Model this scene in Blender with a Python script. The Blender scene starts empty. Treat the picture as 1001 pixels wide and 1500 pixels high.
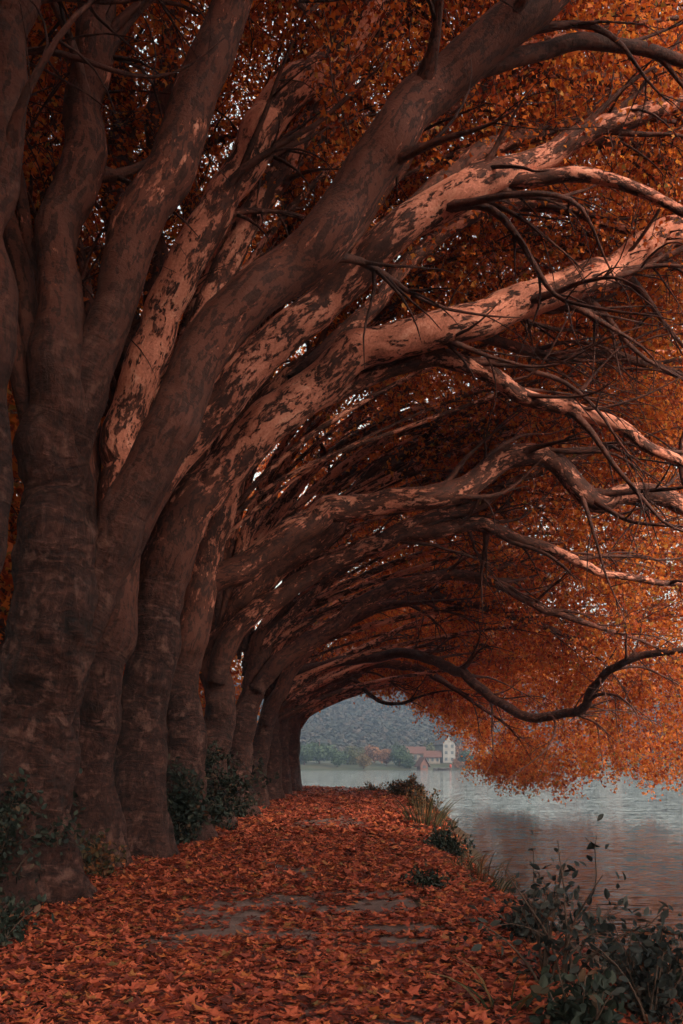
import bpy, math, random
import numpy as np
from mathutils import Vector

S = bpy.context.scene
COL = S.collection
R = math.radians
RNG = np.random.default_rng(7)
F = 1400.0; CX = 500.5; HZ = 1115.0; EYE = 1.5      # focal length in photo pixels, principal column, horizon row, eye height
WATER_Z = -0.8


def P(px, py, Y):
    """Photo direction at a real distance Y -> a point in the place."""
    return np.array([(px - CX) / F * Y, Y, EYE + (HZ - py) / F * Y])


# ------------------------------------------------------------------ numpy noise
def _hash(ix, iy, iz):
    n = (ix * 374761393 + iy * 668265263 + iz * 1274126177) & 0xFFFFFFFF
    n = ((n ^ (n >> 13)) * 1274126177) & 0xFFFFFFFF
    n = n ^ (n >> 16)
    return (n & 0xFFFF) / 65535.0


def vnoise(p):
    p = np.asarray(p, float)
    i = np.floor(p).astype(np.int64); f = p - i
    u = f * f * (3 - 2 * f)
    r = 0
    for dx in (0, 1):
        for dy in (0, 1):
            for dz in (0, 1):
                w = (u[..., 0] if dx else 1 - u[..., 0]) * (u[..., 1] if dy else 1 - u[..., 1]) * (u[..., 2] if dz else 1 - u[..., 2])
                r = r + w * _hash(i[..., 0] + dx, i[..., 1] + dy, i[..., 2] + dz)
    return r * 2 - 1


def fbm(p, octv=3):
    a, s, r = 1.0, 0, 0
    p = np.asarray(p, float)
    for k in range(octv):
        r = r + a * vnoise(p * (2 ** k) + 17.3 * k); s += a; a *= .5
    return r / s


# ------------------------------------------------------------------ mesh buffer
class Buf:
    def __init__(self):
        self.v = []; self.f3 = []; self.f4 = []; self.n = 0; self.att = {}; self.m3 = []; self.m4 = []

    def add(self, v, tris=None, quads=None, mat=0, **att):
        v = np.asarray(v, float).reshape(-1, 3)
        if tris is not None and len(tris):
            t = np.asarray(tris, np.int64).reshape(-1, 3) + self.n
            self.f3.append(t); self.m3.append(np.full(len(t), mat))
        if quads is not None and len(quads):
            q = np.asarray(quads, np.int64).reshape(-1, 4) + self.n
            self.f4.append(q); self.m4.append(np.full(len(q), mat))
        for k, a in att.items():
            self.att.setdefault(k, []).append(np.asarray(a, float))
        self.v.append(v); self.n += len(v)

    def box(self, c, s, rz=0, mat=0):
        x, y, z = np.array(s) / 2
        v = np.array([(a * x, b * y, d * z) for d in (-1, 1) for b in (-1, 1) for a in (-1, 1)])
        ca, sa = math.cos(rz), math.sin(rz)
        v = np.stack([v[:, 0] * ca - v[:, 1] * sa, v[:, 0] * sa + v[:, 1] * ca, v[:, 2]], 1) + np.array(c)
        self.add(v, quads=[(0, 2, 3, 1), (4, 5, 7, 6), (0, 1, 5, 4), (2, 6, 7, 3), (0, 4, 6, 2), (1, 3, 7, 5)], mat=mat)

    def build(self, name, mats, parent=None, smooth=True, loc=None):
        me = bpy.data.meshes.new(name)
        v = np.concatenate(self.v) if self.v else np.zeros((0, 3))
        if loc is not None:
            v = v - np.array(loc)
        f3 = np.concatenate(self.f3) if self.f3 else np.zeros((0, 3), np.int64)
        f4 = np.concatenate(self.f4) if self.f4 else np.zeros((0, 4), np.int64)
        me.vertices.add(len(v)); me.vertices.foreach_set('co', v.astype(np.float32).ravel())
        nl = f3.size + f4.size
        me.loops.add(nl)
        me.loops.foreach_set('vertex_index', np.concatenate([f3.ravel(), f4.ravel()]).astype(np.int32))
        npoly = len(f3) + len(f4)
        me.polygons.add(npoly)
        st = np.concatenate([np.arange(len(f3)) * 3, f3.size + np.arange(len(f4)) * 4])
        me.polygons.foreach_set('loop_start', st.astype(np.int32))
        me.polygons.foreach_set('use_smooth', np.full(npoly, bool(smooth)))
        if not isinstance(mats, (list, tuple)):
            mats = [mats]
        for m in mats:
            me.materials.append(m)
        mi = np.concatenate((self.m3 + self.m4) or [np.zeros(0)])
        if len(mi):
            me.polygons.foreach_set('material_index', mi.astype(np.int32))
        me.update(calc_edges=True)
        for k, a in self.att.items():
            a = np.concatenate(a)
            if a.ndim == 2:
                at = me.attributes.new(k, 'FLOAT_VECTOR', 'POINT'); at.data.foreach_set('vector', a.astype(np.float32).ravel())
            else:
                at = me.attributes.new(k, 'FLOAT', 'POINT'); at.data.foreach_set('value', a.astype(np.float32).ravel())
        o = bpy.data.objects.new(name, me); COL.objects.link(o)
        if parent is not None:
            o.parent = parent
        if loc is not None:
            o.location = loc
        return o


def thing(name, label, cat, loc=(0, 0, 0), group=None):
    o = bpy.data.objects.new(name, None); COL.objects.link(o)
    o.empty_display_size = .3
    o.location = [float(c) for c in loc]
    return tag(o, label, cat, group)


def tag(o, label=None, cat=None, group=None, kind=None):
    if label: o['label'] = label
    if cat: o['category'] = cat
    if group: o['group'] = group
    if kind: o['kind'] = kind
    return o


# ------------------------------------------------------------------ materials
def newmat(name):
    m = bpy.data.materials.new(name); m.use_nodes = True
    nt = m.node_tree; b = nt.nodes['Principled BSDF']
    b.inputs['Roughness'].default_value = .85
    b.inputs['Specular IOR Level'].default_value = .25
    return m, nt, b


def node(nt, t, **kw):
    n = nt.nodes.new(t)
    for k, v in kw.items():
        if k.startswith('_'):
            n.inputs[k[1:]].default_value = v
        else:
            setattr(n, k, v)
    return n


def ramp(nt, fac, stops, interp='LINEAR'):
    r = nt.nodes.new('ShaderNodeValToRGB'); r.color_ramp.interpolation = interp
    e = r.color_ramp.elements
    while len(e) < len(stops): e.new(.5)
    for el, (p, c) in zip(e, stops):
        el.position = p; el.color = tuple(c) + (1,) if len(c) == 3 else c
    nt.links.new(fac, r.inputs[0])
    return r.outputs[0]


def mixc(nt, fac, a, b, mode='MIX'):
    m = nt.nodes.new('ShaderNodeMix'); m.data_type = 'RGBA'; m.blend_type = mode
    for sock, val in ((m.inputs[0], fac), (m.inputs[6], a), (m.inputs[7], b)):
        if hasattr(val, 'is_linked') or hasattr(val, 'links'):
            nt.links.new(val, sock)
        elif isinstance(val, (int, float)):
            sock.default_value = val
        else:
            sock.default_value = tuple(val) + (1,)
    return m.outputs[2]


def math_(nt, op, a, b=None, c=None, clamp=False):
    m = nt.nodes.new('ShaderNodeMath'); m.operation = op; m.use_clamp = clamp
    for k, v in enumerate((a, b, c)):
        if v is None: continue
        if isinstance(v, (int, float)): m.inputs[k].default_value = v
        else: nt.links.new(v, m.inputs[k])
    return m.outputs[0]


def noise(nt, vec, scale, detail=3, rough=.55, dist=0.0):
    n = node(nt, 'ShaderNodeTexNoise', _Scale=scale, _Detail=detail, _Roughness=rough, _Distortion=dist)
    if vec is not None: nt.links.new(vec, n.inputs['Vector'])
    return n.outputs['Fac']


def vscale(nt, vec, s):
    n = nt.nodes.new('ShaderNodeVectorMath'); n.operation = 'MULTIPLY'
    nt.links.new(vec, n.inputs[0]); n.inputs[1].default_value = s
    return n.outputs[0]


def bumpn(nt, b, h, strength, dist):
    n = node(nt, 'ShaderNodeBump', _Strength=strength, _Distance=dist)
    nt.links.new(h, n.inputs['Height']); nt.links.new(n.outputs[0], b.inputs['Normal'])


def make_bark():
    m, nt, b = newmat('plane_bark')
    bc = node(nt, 'ShaderNodeAttribute', attribute_name='bc').outputs['Vector']
    pa = node(nt, 'ShaderNodeAttribute', attribute_name='patch').outputs['Fac']
    el = vscale(nt, bc, (1, 1, .42))
    n1 = noise(nt, el, 11, 4, .62, .6)
    n2 = noise(nt, el, 2.4, 3, .6, .3)
    n3 = noise(nt, bc, 30, 4, .65)
    n5 = noise(nt, el, 16, 2, .5, .6)
    # flaking plates: crisp pale patches where the outer bark has come away
    cov = math_(nt, 'MULTIPLY_ADD', n2, .55, math_(nt, 'MULTIPLY', n1, .62))
    cov = math_(nt, 'ADD', cov, math_(nt, 'MULTIPLY_ADD', pa, .30, -.335))
    cov = math_(nt, 'ADD', cov, math_(nt, 'MULTIPLY_ADD', noise(nt, el, 30, 3, .6, .4), .30, -.15))
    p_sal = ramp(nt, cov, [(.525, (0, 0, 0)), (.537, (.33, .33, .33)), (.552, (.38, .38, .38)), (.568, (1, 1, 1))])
    p_mid = ramp(nt, math_(nt, 'MULTIPLY_ADD', n5, .5, math_(nt, 'MULTIPLY', n1, .5)), [(.47, (0, 0, 0)), (.5, (1, 1, 1))])
    dark = ramp(nt, n3, [(.3, (.032, .011, .008)), (.7, (.08, .029, .019))])
    mid = ramp(nt, n2, [(.3, (.10, .034, .022)), (.7, (.20, .062, .039))])
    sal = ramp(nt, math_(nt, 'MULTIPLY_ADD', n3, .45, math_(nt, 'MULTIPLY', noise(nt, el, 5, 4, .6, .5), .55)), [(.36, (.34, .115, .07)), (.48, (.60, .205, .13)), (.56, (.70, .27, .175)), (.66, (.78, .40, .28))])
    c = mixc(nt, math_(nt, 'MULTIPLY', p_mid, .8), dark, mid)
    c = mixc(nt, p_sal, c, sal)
    # old rough bark low on the trunk: grey-brown, ringed
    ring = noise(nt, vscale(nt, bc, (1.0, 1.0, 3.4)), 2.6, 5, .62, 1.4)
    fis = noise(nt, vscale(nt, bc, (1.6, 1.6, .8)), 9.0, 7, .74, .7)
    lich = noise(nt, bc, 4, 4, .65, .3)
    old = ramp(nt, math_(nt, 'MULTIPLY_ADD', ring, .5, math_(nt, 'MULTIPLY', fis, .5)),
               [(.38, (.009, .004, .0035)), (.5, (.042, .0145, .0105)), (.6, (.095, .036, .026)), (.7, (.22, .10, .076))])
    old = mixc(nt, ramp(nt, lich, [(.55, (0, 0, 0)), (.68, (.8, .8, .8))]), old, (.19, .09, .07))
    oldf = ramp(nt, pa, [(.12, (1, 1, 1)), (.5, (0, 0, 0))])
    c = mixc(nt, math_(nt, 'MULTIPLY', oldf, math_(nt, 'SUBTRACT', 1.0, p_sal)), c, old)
    nt.links.new(c, b.inputs['Base Color'])
    h = math_(nt, 'MULTIPLY_ADD', oldf, math_(nt, 'MULTIPLY_ADD', ring, 1.0, fis), math_(nt, 'MULTIPLY', n3, .25))
    h = math_(nt, 'ADD', h, math_(nt, 'MULTIPLY', p_sal, -.45))
    bumpn(nt, b, h, 1.0, .06)
    b.inputs['Roughness'].default_value = .72
    return m


def make_leaf(name, stops, trans=.5, rough=.6):
    m, nt, b = newmat(name)
    g = nt.nodes.new('ShaderNodeNewGeometry')
    c = ramp(nt, g.outputs['Random Per Island'], stops, 'LINEAR')
    nt.links.new(c, b.inputs['Base Color']); b.inputs['Roughness'].default_value = rough
    out = nt.nodes['Material Output']
    if trans:
        t = nt.nodes.new('ShaderNodeBsdfTranslucent'); nt.links.new(c, t.inputs[0])
        mx = nt.nodes.new('ShaderNodeMixShader'); mx.inputs[0].default_value = trans
        nt.links.new(b.outputs[0], mx.inputs[1]); nt.links.new(t.outputs[0], mx.inputs[2])
        nt.links.new(mx.outputs[0], out.inputs[0])
    return m


def make_flat(name, c1, c2, scale=3, rough=.85, bump=0, detail=4):
    m, nt, b = newmat(name)
    tc = nt.nodes.new('ShaderNodeTexCoord').outputs['Object']
    n = noise(nt, tc, scale, detail, .6)
    nt.links.new(ramp(nt, n, [(.3, c1), (.7, c2)]), b.inputs['Base Color'])
    b.inputs['Roughness'].default_value = rough
    if bump: bumpn(nt, b, n, bump, .05)
    return m


BARK = make_bark()
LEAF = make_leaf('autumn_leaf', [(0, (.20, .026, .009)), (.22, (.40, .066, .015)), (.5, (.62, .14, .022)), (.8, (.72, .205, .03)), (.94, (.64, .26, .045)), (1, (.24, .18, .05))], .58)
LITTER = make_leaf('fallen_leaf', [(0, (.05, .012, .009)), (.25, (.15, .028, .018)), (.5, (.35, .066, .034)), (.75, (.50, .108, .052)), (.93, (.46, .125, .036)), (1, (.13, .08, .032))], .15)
GREEN = make_leaf('dark_green_leaf', [(0, (.010, .014, .010)), (.6, (.022, .030, .021)), (.92, (.042, .048, .032)), (1, (.14, .06, .03))], .25)
SHRUB = make_leaf('grey_green_leaf', [(0, (.014, .016, .015)), (.7, (.036, .039, .035)), (.95, (.075, .072, .06)), (1, (.25, .08, .035))], .25)
BANKB = make_leaf('rusty_bush_leaf', [(0, (.03, .027, .014)), (.5, (.08, .055, .025)), (.8, (.18, .07, .03)), (1, (.32, .11, .04))], .3)
GRASS = make_leaf('grass_blade', [(0, (.02, .022, .012)), (.6, (.045, .046, .02)), (1, (.16, .08, .03))], .3)
TWIG = make_flat('twig_bark', (.035, .018, .014), (.085, .042, .032), 9)
STEM = make_flat('shrub_stem', (.05, .03, .022), (.12, .07, .05), 12)


# ------------------------------------------------------------------ tubes
def catmull(pts, step):
    pts = np.asarray(pts, float)
    e = np.vstack([2 * pts[0] - pts[1], pts, 2 * pts[-1] - pts[-2]])
    out = []
    for i in range(1, len(e) - 2):
        d = np.linalg.norm(e[i + 1, :3] - e[i, :3]); n = max(1, int(math.ceil(d / step)))
        t = np.linspace(0, 1, n, endpoint=False)[:, None]
        a, b_, c, dd = e[i - 1], e[i], e[i + 1], e[i + 2]
        out.append(.5 * ((2 * b_) + (c - a) * t + (2 * a - 5 * b_ + 4 * c - dd) * t ** 2 + (3 * b_ - a - 3 * c + dd) * t ** 3))
    out.append(e[-2][None])
    return np.vstack(out)


def frames(p):
    t = np.gradient(p, axis=0); t /= np.linalg.norm(t, axis=1, keepdims=True) + 1e-9
    n0 = np.cross(t[0], (0.12, 1, .05)); n0 /= np.linalg.norm(n0)
    N = np.empty_like(p); N[0] = n0
    for i in range(1, len(p)):
        n = N[i - 1] - t[i] * np.dot(N[i - 1], t[i]); N[i] = n / (np.linalg.norm(n) + 1e-9)
    return t, N, np.cross(t, N)


def tube(buf, p, r, segs, lump=0.0, lumpf=1.5, patch=None, seed=0, flare=None, cap=True, attrs=True, burl=0.0):
    p = np.asarray(p, float); r = np.asarray(r, float); n = len(p)
    t, N, B = frames(p)
    th = np.arange(segs) / segs * 2 * math.pi
    rr = np.repeat(r[:, None], segs, 1)
    if flare is not None:
        rr = rr * flare(p[:, 2][:, None], th[None, :])
    dirs = N[:, None, :] * np.cos(th)[None, :, None] + B[:, None, :] * np.sin(th)[None, :, None]
    if lump:
        q = p[:, None, :] + dirs * rr[..., None]
        rr = rr * (1 + lump * (fbm(q * lumpf + seed * 3.7, 3) * 1.5 + .35 * vnoise(q * lumpf * 5 + seed)))
        if lump > .05:
            kn = vnoise(q * np.array((1.4, 1.4, 1.4)) + seed * 1.9)
            rr = rr * (1 + .26 * np.clip(kn - .42, 0, 1) * 1.6 - .12 * np.clip(-kn - .45, 0, 1))
        if burl:
            bz = np.clip((4.6 - q[..., 2]) / 1.5, 0, 1)
            rr = rr * (1 + burl * bz * ((1 - np.abs(fbm(q * np.array((4.2, 4.2, 3.0)) + seed, 3)) * 2.6) * .6 + .5 * vnoise(q * np.array((9, 9, 5)) + seed)))
    v = p[:, None, :] + dirs * rr[..., None]
    i = np.arange(n - 1)[:, None] * segs; j = np.arange(segs)[None, :]; j2 = (j + 1) % segs
    q = np.stack([i + j, i + j2, i + segs + j2, i + segs + j], -1).reshape(-1, 4)
    v = v.reshape(-1, 3); tris = []
    s = np.concatenate([[0], np.cumsum(np.linalg.norm(np.diff(p, axis=0), axis=1))])
    bc = np.stack([rr * np.cos(th), rr * np.sin(th), np.repeat(s[:, None], segs, 1)], -1).reshape(-1, 3) + np.array([seed * 5.1 % 37, seed * 3.3 % 29, seed * 7.7 % 41])
    pa = np.repeat((np.zeros(n) if patch is None else np.asarray(patch, float))[:, None], segs, 1).ravel()
    if cap:
        v = np.vstack([v, p[-1] + t[-1] * r[-1] * .5]); k = n * segs; a = (n - 1) * segs
        tris = [(a + x, a + (x + 1) % segs, k) for x in range(segs)]
        bc = np.vstack([bc, bc[-1]]); pa = np.append(pa, pa[-1])
    if attrs:
        buf.add(v, tris=tris, quads=q, bc=bc, patch=pa)
    else:
        buf.add(v, tris=tris, quads=q)


def unit(v):
    v = np.asarray(v, float); return v / (np.linalg.norm(v) + 1e-9)


def grow(start, d, length, r0, r1, wander=.25, bias=(0, 0, 0), droop=0.0, step=.3):
    n = max(4, int(length / step)); p = [np.array(start, float)]; d = unit(d)
    w = RNG.normal(size=3) * wander
    for i in range(n):
        w = w * .6 + RNG.normal(size=3) * wander * .5
        d = unit(d + w * .5 + np.array(bias) * (1.0 / n) + np.array((0, 0, -droop)) * (i / n) * (2.0 / n))
        p.append(p[-1] + d * length / n)
    p = np.array(p)
    return p, np.linspace(r0, r1, n + 1)


# ------------------------------------------------------------------ leaves (numpy batches)
L3 = np.array([(0, 0, 0), (.5, .34, .07), (.19, .5, 0), (0, 1, .06), (-.19, .5, 0), (-.5, .34, .07)])
T3 = np.array([(0, 1, 2), (0, 2, 3), (0, 3, 4), (0, 4, 5)])
L5 = np.array([(0, 0, 0), (.34, -.02, .05), (.27, .2, .02), (.62, .42, .12), (.25, .52, .02), (0, 1, .1), (-.25, .52, .02), (-.62, .42, .12), (-.27, .2, .02), (-.34, -.02, .05)])
T5 = np.array([(0, k, k + 1) for k in range(1, 9)])
LO = np.array([(0, 0, 0), (.2, .22, .05), (.27, .5, .06), (.15, .8, .04), (0, 1, -.05), (-.15, .8, .04), (-.27, .5, .06), (-.2, .22, .05)])
TO = np.array([(0, k, k + 1) for k in range(1, 7)])


def leaves(buf, pos, size, axis, nrm, shape=(L3, T3), curl=0.0, mat=0):
    """One leaf at every pos; axis = the way its tip points, nrm = roughly its face."""
    n = len(pos)
    if n == 0: return
    V, T = shape
    a = axis / (np.linalg.norm(axis, axis=1, keepdims=True) + 1e-9)
    x = np.cross(a, nrm); x /= np.linalg.norm(x, axis=1, keepdims=True) + 1e-9
    z = np.cross(x, a)
    Vv = np.repeat(V[None], n, 0).copy()
    if curl:
        c = RNG.normal(0, curl, n)[:, None]
        Vv[:, :, 2] += c * (Vv[:, :, 1] - .4) ** 2 + RNG.normal(0, curl, n)[:, None] * Vv[:, :, 0] ** 2 * 1.4
    Vv *= np.asarray(size).reshape(-1, 1, 1)
    v = pos[:, None, :] + Vv[:, :, :1] * x[:, None] + Vv[:, :, 1:2] * a[:, None] + Vv[:, :, 2:] * z[:, None]
    t = (np.arange(n)[:, None, None] * len(V) + T[None]).reshape(-1, 3)
    buf.add(v.reshape(-1, 3), tris=t, mat=mat)


def clumps(lbuf, tbuf, anchors, length, per, size, spread=.32, down=1.0):
    """Leafy sprays: a thin drooping twig at each anchor with leaves along it."""
    n = len(anchors)
    if n == 0: return
    d = RNG.normal(size=(n, 3)); d[:, 2] = -np.abs(d[:, 2]) * .5 - .25 * down; d[:, 0] += .35
    d /= np.linalg.norm(d, axis=1, keepdims=True)
    L = length * RNG.uniform(.6, 1.3, n)
    ts = np.linspace(0, 1, 5)
    pts = anchors[:, None, :] + d[:, None, :] * (ts[None, :, None] * L[:, None, None])
    pts[:, :, 2] -= (ts[None, :] ** 2) * L[:, None] * .35
    pts[:, 1:] += RNG.normal(0, .05, (n, 4, 3))
    th = np.arange(3) * 2.094
    side = np.stack([np.cos(th), np.sin(th), np.zeros(3)], 1)
    rad = np.array([.011, .009, .007, .005, .003]) * (1 + length * .3)
    tv = pts[:, :, None, :] + side[None, None] * rad[None, :, None, None]
    i = np.arange(4)[:, None] * 3; j = np.arange(3)[None]; j2 = (j + 1) % 3
    q = np.stack([i + j, i + j2, i + 3 + j2, i + 3 + j], -1).reshape(-1, 4)
    q = (np.arange(n)[:, None, None] * 15 + q[None]).reshape(-1, 4)
    z = np.zeros(n * 15)
    tbuf.add(tv.reshape(-1, 3), quads=q, bc=tv.reshape(-1, 3), patch=z + .3)
    u = RNG.uniform(.1, 1, (n, per))
    k = np.clip((u * 4).astype(int), 0, 3); f = u * 4 - k
    base = np.take_along_axis(pts, k[..., None].repeat(3, 2), 1) * (1 - f[..., None]) + np.take_along_axis(pts, (k + 1)[..., None].repeat(3, 2), 1) * f[..., None]
    off = RNG.normal(0, spread * .55, (n, per, 3)) * np.minimum(1.0, L / .8)[:, None, None]
    pos = (base + off).reshape(-1, 3)
    m = len(pos)
    ax = RNG.normal(size=(m, 3)); ax[:, 2] -= .7
    nr = RNG.normal(size=(m, 3)); nr[:, 2] += .5
    leaves(lbuf, pos, size * RNG.uniform(.6, 1.25, m), ax, nr)


# ------------------------------------------------------------------ crown limits: an arched vault over the path
def hem(Y):
    return np.interp(Y, [-9, 12, 20, 26, 32, 38, 46, 55], [1.2, 2.2, 1.5, 1.2, .6, .4, .5, 1.1])


def vault_min(X, Y):
    zc = np.interp(Y, [8, 14, 18, 26, 40, 52], [10.6, 10.4, 9.0, 7.6, 6.4, 5.7])
    xe = np.interp(Y, [0, 18, 26, 36, 46, 52], [8, 8.6, 9.8, 9.4, 7.4, 6.9])
    h = hem(Y)
    u = np.clip((X + 1) / (xe + 1), 0, 1)
    z = h + (zc - h) * np.sqrt(np.clip(1 - u ** np.interp(Y, [16.5, 21], [6.0, 2.0]), 0, 1))
    return np.where(X < -3, np.maximum(5.0, z - (-3 - X) * 1.3), z)


SHELL = np.array([(-9.5, 6), (-9, 10), (-6.5, 14), (-2.5, 16.4), (3, 16.4), (7, 14.4), (10, 11), (11.6, 7), (12, 3.6), (11.4, .5)], float)


def shell_points(Y0, half, n, sc=1.0):
    seg = np.linalg.norm(np.diff(SHELL, axis=0), axis=1); w = seg.copy(); w[-4:] *= 1.7; w /= w.sum()
    k = RNG.choice(len(seg), n, p=w); t = RNG.uniform(0, 1, n)[:, None]
    q = SHELL[k] * (1 - t) + SHELL[k + 1] * t
    c = np.array([0.0, 4.0]); dep = np.abs(RNG.normal(0, np.interp(Y0, [12, 24], [.1, .14]), n))[:, None]
    q = c + (q - c) * (1 - dep) * sc
    Y = Y0 + RNG.uniform(-half, half, n)
    q[:, 0] *= np.where(q[:, 0] > 0, np.interp(Y, [24, 34], [1, 1.24]), 1)
    p = np.stack([q[:, 0], Y, q[:, 1]], 1)
    p[:, :] += RNG.normal(0, .25, (n, 3))
    z = vault_min(p[:, 0], p[:, 1]) + .5 + fbm(np.stack([p[:, 0] * .4, p[:, 1] * .4, p[:, 2] * 0], 1), 2) * .9
    ok = (p[:, 2] > z)
    # roof cut away out of view near camera, thinned along tunnel, to admit light
    ok &= ~((p[:, 1] > 6.8) & (p[:, 1] < 15.5) & (p[:, 0] > np.maximum(3.9, .34 * p[:, 1])) & (p[:, 2] > 4.7))
    ok &= ~((p[:, 1] > 22) & (p[:, 2] > 7.5) & (p[:, 0] > -1.5) & (RNG.uniform(0, 1, len(p)) < np.interp(p[:, 1], [22, 32], [.26, .42])))
    ok &= ~((p[:, 1] > 22) & (p[:, 0] > 8) & (RNG.uniform(0, 1, len(p)) < .4))
    # last crowns thinned on top to let light onto the far leaves
    ok &= ~((p[:, 1] > 30) & (p[:, 2] > 6) & (p[:, 2] < 12.8) & (p[:, 0] > np.interp(p[:, 1], [30, 37, 43], [9, 6, -1])) & (RNG.uniform(0, 1, len(p)) < .85))
    # airy gaps and lumpy masses
    ok &= fbm(p * .55 + 3, 2) > -.62
    return p[ok]


# ------------------------------------------------------------------ trees
def limb_path(trace, Y0, Y1=None, step=.16):
    """trace: (px, py, radius px) -> smoothed points and radii at real distance."""
    n = len(trace); Ys = np.linspace(Y0, Y0 if Y1 is None else Y1, n)
    a = np.array([list(P(x, y, Yk)) + [r / F * Yk] for (x, y, r), Yk in zip(trace, Ys)])
    c = catmull(a, step)
    p = c[:, :3].copy(); r = np.maximum(c[:, 3], .006)
    s = np.concatenate([[0], np.cumsum(np.linalg.norm(np.diff(p, axis=0), axis=1))])
    o = trace[0][0] * .37 + trace[0][1] * .11
    w = np.clip(s / 2.5, 0, 1)[:, None] * np.minimum(r * .55 + .02, .16)[:, None]
    for k in range(3):
        q = np.stack([s * .8 + o + 13 * k, s * 0 + 7 * k, s * 0], 1)
        p[:, k] += w[:, 0] * (vnoise(q) * .75 + .4 * vnoise(q * 2.7))
    return p, r


def arc_limb(X0, Y0, z0, a, b, phi0, phi1, ydrift, r0, r1, n=26):
    ph = np.linspace(phi0, phi1, n); u = np.linspace(0, 1, n)
    x = X0 + a * (np.cos(phi0) - np.cos(ph)); z = z0 + b * (np.sin(ph) - np.sin(phi0))
    y = Y0 + ydrift * u
    p = np.stack([x, y, z], 1)
    amp = np.linspace(0, .5, n)[:, None] * np.minimum(abs(a), 8) / 8
    s = RNG.uniform(0, 50)
    q = np.stack([u * 5 + s, u * 0 + s, u * 0], 1)
    p += amp * np.stack([vnoise(q), vnoise(q + 9.1), vnoise(q + 23.7)], 1)
    return p, np.interp(u, [0, .1, .2, .6, 1], [r0 * .5, r0 * .9, r0 * .8, r0 * .5, r1])


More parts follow.
